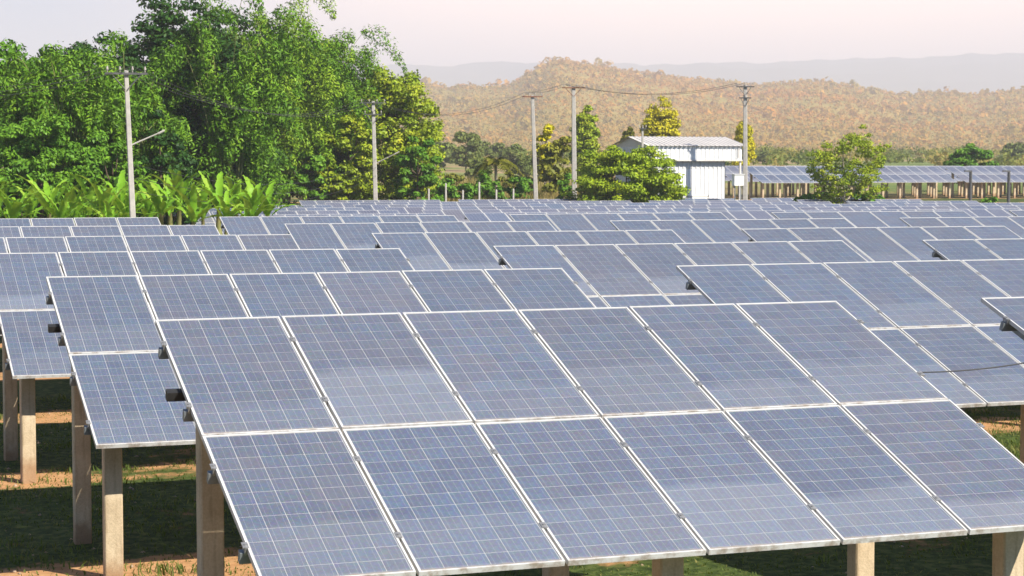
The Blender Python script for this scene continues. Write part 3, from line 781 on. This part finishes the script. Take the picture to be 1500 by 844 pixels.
# ------------------------------------------------------------------ white shed
def corrugated(m, p0, p1, z0, z1, pitch=.33, dep=.045, mi=0):
    """ribbed sheet between two plan points"""
    a = Vector((*p0, 0)); b = Vector((*p1, 0)); L = (b - a).length; u = (b - a) / L; nrm = Vector((u.y, -u.x, 0))
    prof = [(0, 0)]; x = 0
    while x < L - .01:
        for dx_, o in ((.60, 0), (.70, 1), (.90, 1), (1.0, 0)):
            prof.append((min(L, x + dx_ * pitch), o * dep))
        x += pitch
    vs = []; fs = []
    for q, o in prof:
        p = a + u * q + nrm * o
        vs += [(p.x, p.y, z0), (p.x, p.y, z1)]
    for k in range(len(prof) - 1): fs.append((2 * k, 2 * k + 2, 2 * k + 3, 2 * k + 1))
    m.add(vs, fs, mi)
sp = gnd(1087, 137)                         # front right corner of the canopy
shed = empty('metal_shed', sp); tag(shed, 'white corrugated metal shed with low grey roof behind the wide bush', 'shed')
SW, SD = 7.0, 6.5
zE = h_of(214, 137, 1087); zB = h_of(234, 137, 1087); zS = h_of(247, 137, 1087); zR = h_of(201, 140, 1087) + .25
m = MB(); corrugated(m, (-SW, 0), (0, 0), zB, zE - .02); corrugated(m, (0, 0), (0, SD), zB, zE - .02); corrugated(m, (-SW, SD), (-SW, 0), zB, zE - .02); corrugated(m, (0, SD), (-SW, SD), zB, zE - .02)
m.build('fascia', M['white_sheet'], shed)
m = MB(); m.box(-SW - .02, .02, -.06, .02, zB - .10, zB - .005); m.build('fascia_rail', M['roof_sheet'], shed)
lx0, lx1, ly = -SW + .1, -1.15, .35
m = MB(); corrugated(m, (lx0, ly), (lx1, ly), -.3, zS); corrugated(m, (lx1, ly), (lx1, SD - .2), -.3, zB + .2); corrugated(m, (lx0, SD - .2), (lx0, ly), -.3, zB + .2); m.build('wall', M['white_sheet'], shed)
m = MB(); corrugated(m, (lx0, ly + .01), (lx1, ly + .01), zS + .01, zB + .3); m.build('skylight_strip', M['skylight_sheet'], shed)
rf = MB(); oh = .25; yr = SD * .5
for sgn, (ya, yb) in ((1, (-oh, yr)), (-1, (SD + oh, yr))):
    n = 22
    for k in range(n):
        xa = -SW - oh + (SW + 2 * oh) * k / n; xb = -SW - oh + (SW + 2 * oh) * (k + .86) / n; xc = -SW - oh + (SW + 2 * oh) * (k + 1) / n
        rf.add([(xa, ya, zE), (xb, ya, zE), (xb, yb, zR), (xa, yb, zR)], [(0, 1, 2, 3)])
        rf.add([(xb, ya, zE), (xc, ya, zE + .05), (xc, yb, zR + .05), (xb, yb, zR)], [(0, 1, 2, 3)])
rf.add([(-SW - .02, 0, zE - .02), (-SW - .02, SD, zE - .02), (-SW - .02, yr, zR - .02)], [(0, 2, 1)]); rf.add([(.02, 0, zE - .02), (.02, SD, zE - .02), (.02, yr, zR - .02)], [(0, 1, 2)])
rf.build('roof', M['roof_sheet'], shed)
m = MB(); m.tube([(-.35, -.12, zB + .1), (-.35, -.12, zE - .16)], .05, 8); m.build('downpipe', M['roof_sheet'], shed)
m = MB(); m.box(-4.0, -2.5, ly - .09, ly - .05, -.2, 2.6); d_ = m.build('door', M['white_paint'], shed)
m = MB(); m.box(-4.08, -4.0, ly - .1, ly - .04, -.2, 2.7); m.box(-2.5, -2.42, ly - .1, ly - .04, -.2, 2.7); m.box(-4.08, -2.42, ly - .1, ly - .04, 2.62, 2.7); m.build('door_frame', M['roof_sheet'], d_)
for x in (-.1, -6.9):
    m = MB(); m.box(x - .06, x + .06, .05, .17, -.3, zB - .02); m.build('canopy_post', M['roof_sheet'], shed)
hp = gnd(1058, 131)
hut = empty('grey_hut', hp); tag(hut, 'low grey block hut with dark door beside the white shed', 'hut')
m = MB(); m.box(0, 1.3, 0, 1.6, -.3, 2.55); m.build('wall', M['grey_wall'], hut)
m = MB(); m.box(-.15, 1.45, -.25, 1.75, 2.555, 2.66); m.build('roof', M['roof_sheet'], hut)
m = MB(); m.box(.25, .95, -.03, -.004, 0, 2.0); m.build('door', M['dark_steel'], hut)
cb = gnd(1081, 129.5)
cabr = empty('electrical_cabinet', cb); tag(cabr, 'white electrical cabinet on a steel leg before the shed corner pole', 'cabinet')
zt = h_of(256, 129.5, 1081); m = MB(); m.box(-.34, .34, -.2, .2, zt - .72, zt); m.build('cabinet_box', M['white_paint'], cabr)
m = MB(); m.box(-.38, .38, -.26, .24, zt + .002, zt + .04); m.build('cap', M['white_paint'], cabr)
for x in (-.22, .22):
    m = MB(); m.tube([(x, 0, -.2), (x, 0, zt - .71)], .04, 8); m.build('leg', M['galvanised'], cabr)

# ------------------------------------------------------------------ middle distance plants
tree(918, 128, h_of(214, 128, 918), w_of(164, 128), 'leaf_lime', 'wide low bush in layers in front of the white shed', name='bush', cat='bush', seed=21, ncl=260, nl=190, zlow=-.05, flat=.55, leaf=(.22, .11), group='bushes', clr=(.07, .12))
def mast(px, d, py, wpx, mat, label, seed, **k): tree(px, d, h_of(py, d, px), w_of(wpx, d), mat, label, seed=seed, zlow=.08, ncl=95, nl=190, clr=(.17, .28), flat=1.0, leaf=(.30, .17), group='slender trees near the shed', **k)
mast(857, 190, 156, 36, 'leaf_yellow', 'slender yellow green tree right behind the tall pale pole', 22)
mast(967, 200, 144, 48, 'leaf_gold', 'golden oval tree rising behind the shed roof', 23)
mast(1089, 210, 178, 28, 'leaf_gold', 'small golden tree behind the shed corner pole', 24)
mast(919, 185, 186, 22, 'leaf_olive', 'small olive tree at the left end of the shed roof', 25)
for k, (px, d, py, wp) in enumerate([(798, 150, 172, 20), (822, 152, 196, 24), (808, 146, 212, 34), (790, 160, 205, 16)]):
    tree(px, d, h_of(py, d, px), w_of(wp, d), 'leaf_olive' if k else 'leaf_gold', ['thin tall young tree just right of the leaning pole', 'young tree with yellowing leaves left of the tall pale pole', 'bushy young tree between the leaning pole and the pale pole', 'slim young tree touching the leaning pole'][k], name='young_tree', seed=30 + k, zlow=.2, ncl=18, nl=90, clr=(.2, .34), leaf=(.42, .24), group='young trees by the poles', bark='bark_pale')
tree(1240, 126, h_of(188, 126, 1240), w_of(118, 126), 'leaf_yellow', 'sparse spreading tree in front of the far arrays', name='sparse_tree', seed=41, ncl=100, nl=100, zlow=.28, clr=(.05, .12), flat=.8, leaf=(.18, .09), bark='bark_pale', dx=1.0)
tree(1420, 205, h_of(213, 205, 1420), w_of(78, 205), 'leaf_mid', 'round green bush behind the far arrays at right', name='bush', cat='bush', seed=42, ncl=40, nl=220, zlow=.1, flat=.5, group='bushes', leaf=(.34, .2))
HB = [(640, 142, 256, 46), (708, 146, 252, 44), (770, 146, 258, 40), (1180, 127, 279, 34), (1205, 128, 281, 40), (1268, 127, 279, 40), (1295, 129, 283, 30), (1447, 127, 286, 40), (650, 133, 262, 34), (686, 137, 258, 40), (722, 140, 262, 34), (756, 138, 250, 36), (668, 150, 250, 30), (745, 150, 244, 30), (828, 136, 250, 26)]
HL = ['broad shrub behind the fence at the edge of the grove', 'broad shrub behind the fence left of the palm', 'broad shrub behind the fence before the leaning pole', 'low green shrub left of the sparse tree, outer one', 'low green shrub touching the sparse tree on its left', 'low green shrub touching the sparse tree on its right', 'small shrub right of the sparse tree', 'low green shrub at the far right below the far arrays', 'green shrub at the right foot of the yellow tree', 'green shrub between the grove and the palm', 'green shrub at the foot of the palm', 'green shrub left of the leaning pole', 'set back shrub behind the fence posts', 'set back shrub right of the palm', 'dark shrub at the foot of the tall pale pole']
for k, ((px, d, py, wp), lb) in enumerate(zip(HB, HL)):
    tree(px, d, h_of(py, d, px), w_of(wp, d), 'leaf_mid' if k not in (12, 13) else 'leaf_olive', lb, name='bush', cat='bush', seed=50 + k, ncl=22, nl=150, zlow=-.05, clr=(.14, .24), group='bushes', leaf=(.26, .15))

HR = [(648, 330, 205, 40), (682, 300, 185, 44), (716, 360, 208, 46), (752, 320, 215, 40), (1012, 420, 214, 50), (1130, 400, 222, 46), (1490, 420, 212, 40), (770, 260, 228, 34), (700, 230, 236, 34)]
HN = ['hazy dark tree at the hill foot, closest to the grove', 'tallest hazy tree at the hill foot left of the palm', 'hazy round tree at the hill foot above the palm', 'hazy low tree at the hill foot by the leaning pole', 'hazy tree at the hill foot behind the shed', 'hazy tree at the hill foot right of the shed pole', 'hazy tree at the right picture edge behind the far arrays', 'grey green tree in the fields left of the leaning pole', 'small grey green tree in the fields left of the palm']
for k, ((px, d, py, wp), lb) in enumerate(zip(HR, HN)):
    tree(px, d, h_of(py, d, px), w_of(wp, d), 'leaf_hedge', lb, seed=80 + k, ncl=39, nl=110, zlow=.02, clr=(.11, .2), leaf=(.7, .45), group='trees at the foot of the hill')

# scrub along the foot of the hill: one mass
rs = np.random.default_rng(91); ns = 700
cs = np.array([at(a, 247, b) for a, b in zip(rs.uniform(480, 1700, ns), 320 + 700 * rs.random(ns) ** 1.2)])
cs[:, 2] = np.interp(cs[:, 1], [165, 430, 620, 19000], [1.55, 6.6, 7.6, 8])
ra = rs.uniform(.9, 2.6, ns); cs[:, 2] += ra * .5
Ps, Ns = crown_quads(cs, ra, 60, 1, rs, .9)
Vs, Fs = leaf_quads(Ps, Ns, .75, .5, rs)
ps = np.array([(.20, .24, .05), (.30, .29, .06), (.13, .18, .04), (.36, .28, .08)])[rs.integers(0, 4, ns)]
tag(link('scrub', np_mesh('scrub', Vs, Fs, M['leaf_tint'], colors=np.repeat(ps, 240, 0))), 'low mixed scrub along the foot of the hill', 'scrub', kind='stuff')

# palm
pb = gnd(726, 142); palm = empty('palm_tree', pb); tag(palm, 'small palm with drooping fronds left of the leaning pole', 'palm tree')
zt = h_of(238, 142, 726); m = MB(); m.tube([(0, 0, -.2), (.05, 0, zt * .5), (0, 0, zt)], [.16, .12, .10], 8); m.build('trunk', M['bark_pale'], palm, smooth=True)
for k in range(12):
    r = np.random.default_rng(400 + k); a = k * .53; el = r.uniform(.2, 1.2); L = r.uniform(1.5, 2.0); ss = np.linspace(0, 1, 14)
    mid = np.stack([np.cos(el) * L * ss, 0 * ss, np.sin(el) * L * ss - 1.0 * ss ** 2 * L * .7], 1)
    P = np.repeat(mid[2:], 4, 0); sg = np.tile([-1, 1, -1, 1], 12)
    q = np.stack([P, P + np.stack([0 * sg + .18, sg * .42, -.22 + 0 * sg], 1), P + np.stack([.10 + 0 * sg, sg * .40, -.26 + 0 * sg], 1), P + np.stack([.06 + 0 * sg, 0 * sg, 0 * sg - .02], 1)], 1).reshape(-1, 3) + np.repeat(r.normal(size=(48, 3)) * .02, 4, 0)
    link('frond', np_mesh('frond', q, np.arange(len(q)).reshape(-1, 4), M['leaf_olive']), palm, (0, 0, zt), (0, 0, a))

# fence posts along the far edge
for k, px in enumerate([628, 653, 678, 702, 727, 752]):
    b = gnd(px, 127.5); m = MB(); h = h_of([276, 268, 278, 266, 277, 276, 279, 277][k], 127.5, px)
    m.box(-.049, .049, -.049, .049, -.2, h - .0805); m.add([(-.05, -.05, h - .08), (.05, -.05, h - .08), (.05, .05, h - .08), (-.05, .05, h - .08), (0, 0, h)], [(0, 1, 4), (1, 2, 4), (2, 3, 4), (3, 0, 4)])
    o = m.build('fence_post', M['pole_concrete'], loc=b)
    tag(o, 'pale concrete fence post beyond the arrays, %s' % (['first', 'second', 'third', 'fourth', 'fifth', 'sixth', 'seventh', 'eighth'][k] + ' from the grove'), 'fence post', 'fence posts beyond the arrays')

# tall dry reeds behind the arrays
r = np.random.default_rng(77)
def blades(P, h, wd, r, lean=.25):
    n = len(P); a = r.uniform(0, 6.283, n); d = np.stack([np.cos(a), np.sin(a), 0 * a], 1); s = np.stack([-np.sin(a), np.cos(a), 0 * a], 1)
    h = h[:, None]; w_ = wd[:, None]
    top = P + np.array([0, 0, 1]) * h + d * h * lean * r.uniform(.2, 1.6, (n, 1)); mid = P + np.array([0, 0, .55]) * h + d * h * lean * .3
    V = np.stack([P - s * w_, P + s * w_, mid + s * w_ * .8, top, mid - s * w_ * .8], 1).reshape(-1, 3)
    i = np.arange(n)[:, None] * 5
    return V, np.concatenate([i + np.array([0, 1, 2, 4]), i + np.array([4, 2, 3, 3])], 0)[:, :], n
def blade_obj(name, P, h, wd, r, mat, lean=.25):
    V, F, n = blades(P, h, wd, r, lean)
    me = bpy.data.meshes.new(name)
    F1 = F[:n]; F2 = F[n:][:, :3]
    loops = np.concatenate([F1.ravel(), F2.ravel()]).astype(np.int32)
    me.vertices.add(len(V)); me.vertices.foreach_set('co', V.astype(np.float32).ravel())
    me.loops.add(len(loops)); me.loops.foreach_set('vertex_index', loops)
    me.polygons.add(2 * n)
    me.polygons.foreach_set('loop_start', np.concatenate([np.arange(0, 4 * n, 4), 4 * n + np.arange(0, 3 * n, 3)]).astype(np.int32))
    me.polygons.foreach_set('loop_total', np.concatenate([np.full(n, 4), np.full(n, 3)]).astype(np.int32))
    me.materials.append(M[mat]); me.update(calc_edges=True)
    return link(name, me)
n = 9000
pxr = r.uniform(620, 860, n); dr = r.uniform(134, 165, n)
P = np.array([at(a, 247, b) for a, b in zip(pxr, dr)]); P[:, 2] = np.interp(P[:, 1], [62, 106, 130, 165, 430], [-.86, -.80, 1.30, 1.55, 6.6])
tag(blade_obj('tall_dry_grass', P, r.uniform(.9, 2.3, n), r.uniform(.02, .045, n), r, 'dry_reed'), 'tall dry orange grass beyond the arrays around the poles', 'grass', kind='stuff')
# short grass on the soil between and under the near arrays
n = 100000
P = np.stack([r.uniform(-4, 11, n), r.uniform(-3, 19, n), np.zeros(n)], 1)
k_ = n // 5; P[:k_, 0] = r.uniform(11, 18, k_); P[:k_, 1] = r.uniform(6, 14, k_)
nse = np.sin(P[:, 0] * 1.3 + 2 * np.sin(P[:, 1] * .9)) + np.sin(P[:, 1] * 1.9 + 1.5 * np.sin(P[:, 0] * .8)) + r.normal(size=n) * .8
lit_dist = np.abs((P[:, 1] - 3.75 + 3.2353) % 6.4706 - 3.2353)  # grass is thinned along the same sunlit strip
P = P[nse + np.minimum(lit_dist, 1.6) * 1.3 > .55]; n = len(P)
P[:, 2] = .035 * np.sin(P[:, 0] * .9 + P[:, 1] * .4) * np.sin(P[:, 1] * .7 - P[:, 0] * .23) - .005
tag(blade_obj('grass', P, r.uniform(.02, .07, n) * (.6 + 1.6 * np.clip(np.sin(P[:, 0] * 2.1 + 3 * np.sin(P[:, 1] * 1.3)) * np.sin(P[:, 1] * 2.7 + 2 * np.sin(P[:, 0] * 1.7)), 0, 1)), r.uniform(.004, .011, n), r, 'grass_blade', .9), 'short patchy grass on the orange soil under the near arrays', 'grass', kind='stuff')

n = 900
P = np.stack([r.uniform(-3, 10, n), r.uniform(-2, 18, n), np.zeros(n)], 1); P[:, 2] = .035 * np.sin(P[:, 0] * .9 + P[:, 1] * .4) * np.sin(P[:, 1] * .7 - P[:, 0] * .23)
oc = np.array([(1, 0, 0), (0, 1, 0), (-1, 0, 0), (0, -1, 0), (0, 0, .7), (0, 0, -.5)]); of = np.array([(0, 1, 4), (1, 2, 4), (2, 3, 4), (3, 0, 4), (1, 0, 5), (2, 1, 5), (3, 2, 5), (0, 3, 5)])
V = (P[:, None] + oc[None] * (r.uniform(.008, .035, (n, 1, 1)) * r.uniform(.6, 1.4, (n, 6, 1)))).reshape(-1, 3)
plain('stone_grey', (.30, .20, .13), (.45, .34, .24), 3, .9)
tag(link('loose_stones', np_mesh('loose_stones', V, (np.arange(n)[:, None, None] * 6 + of[None]).reshape(-1, 3), M['stone_grey'])), 'small loose stones scattered on the soil under the near arrays', 'stones', kind='stuff')

# ------------------------------------------------------------------ haze
hz = MB(); hz.box(-12000, 15000, -300, 16000, -4, 660)
t = NT('haze_air'); pv = t.n('ShaderNodeVolumePrincipled'); pv.inputs['Color'].default_value = (.87, .865, .97, 1); pv.inputs['Density'].default_value = .00027; pv.inputs['Anisotropy'].default_value = 0
t.l(pv.outputs[0], t.out.inputs['Volume'])
try: t.m.cycles.homogeneous_volume = True
except Exception: pass
o = hz.build('haze', t.m); tag(o, 'pale warm haze lying over the whole valley', 'haze', kind='stuff')
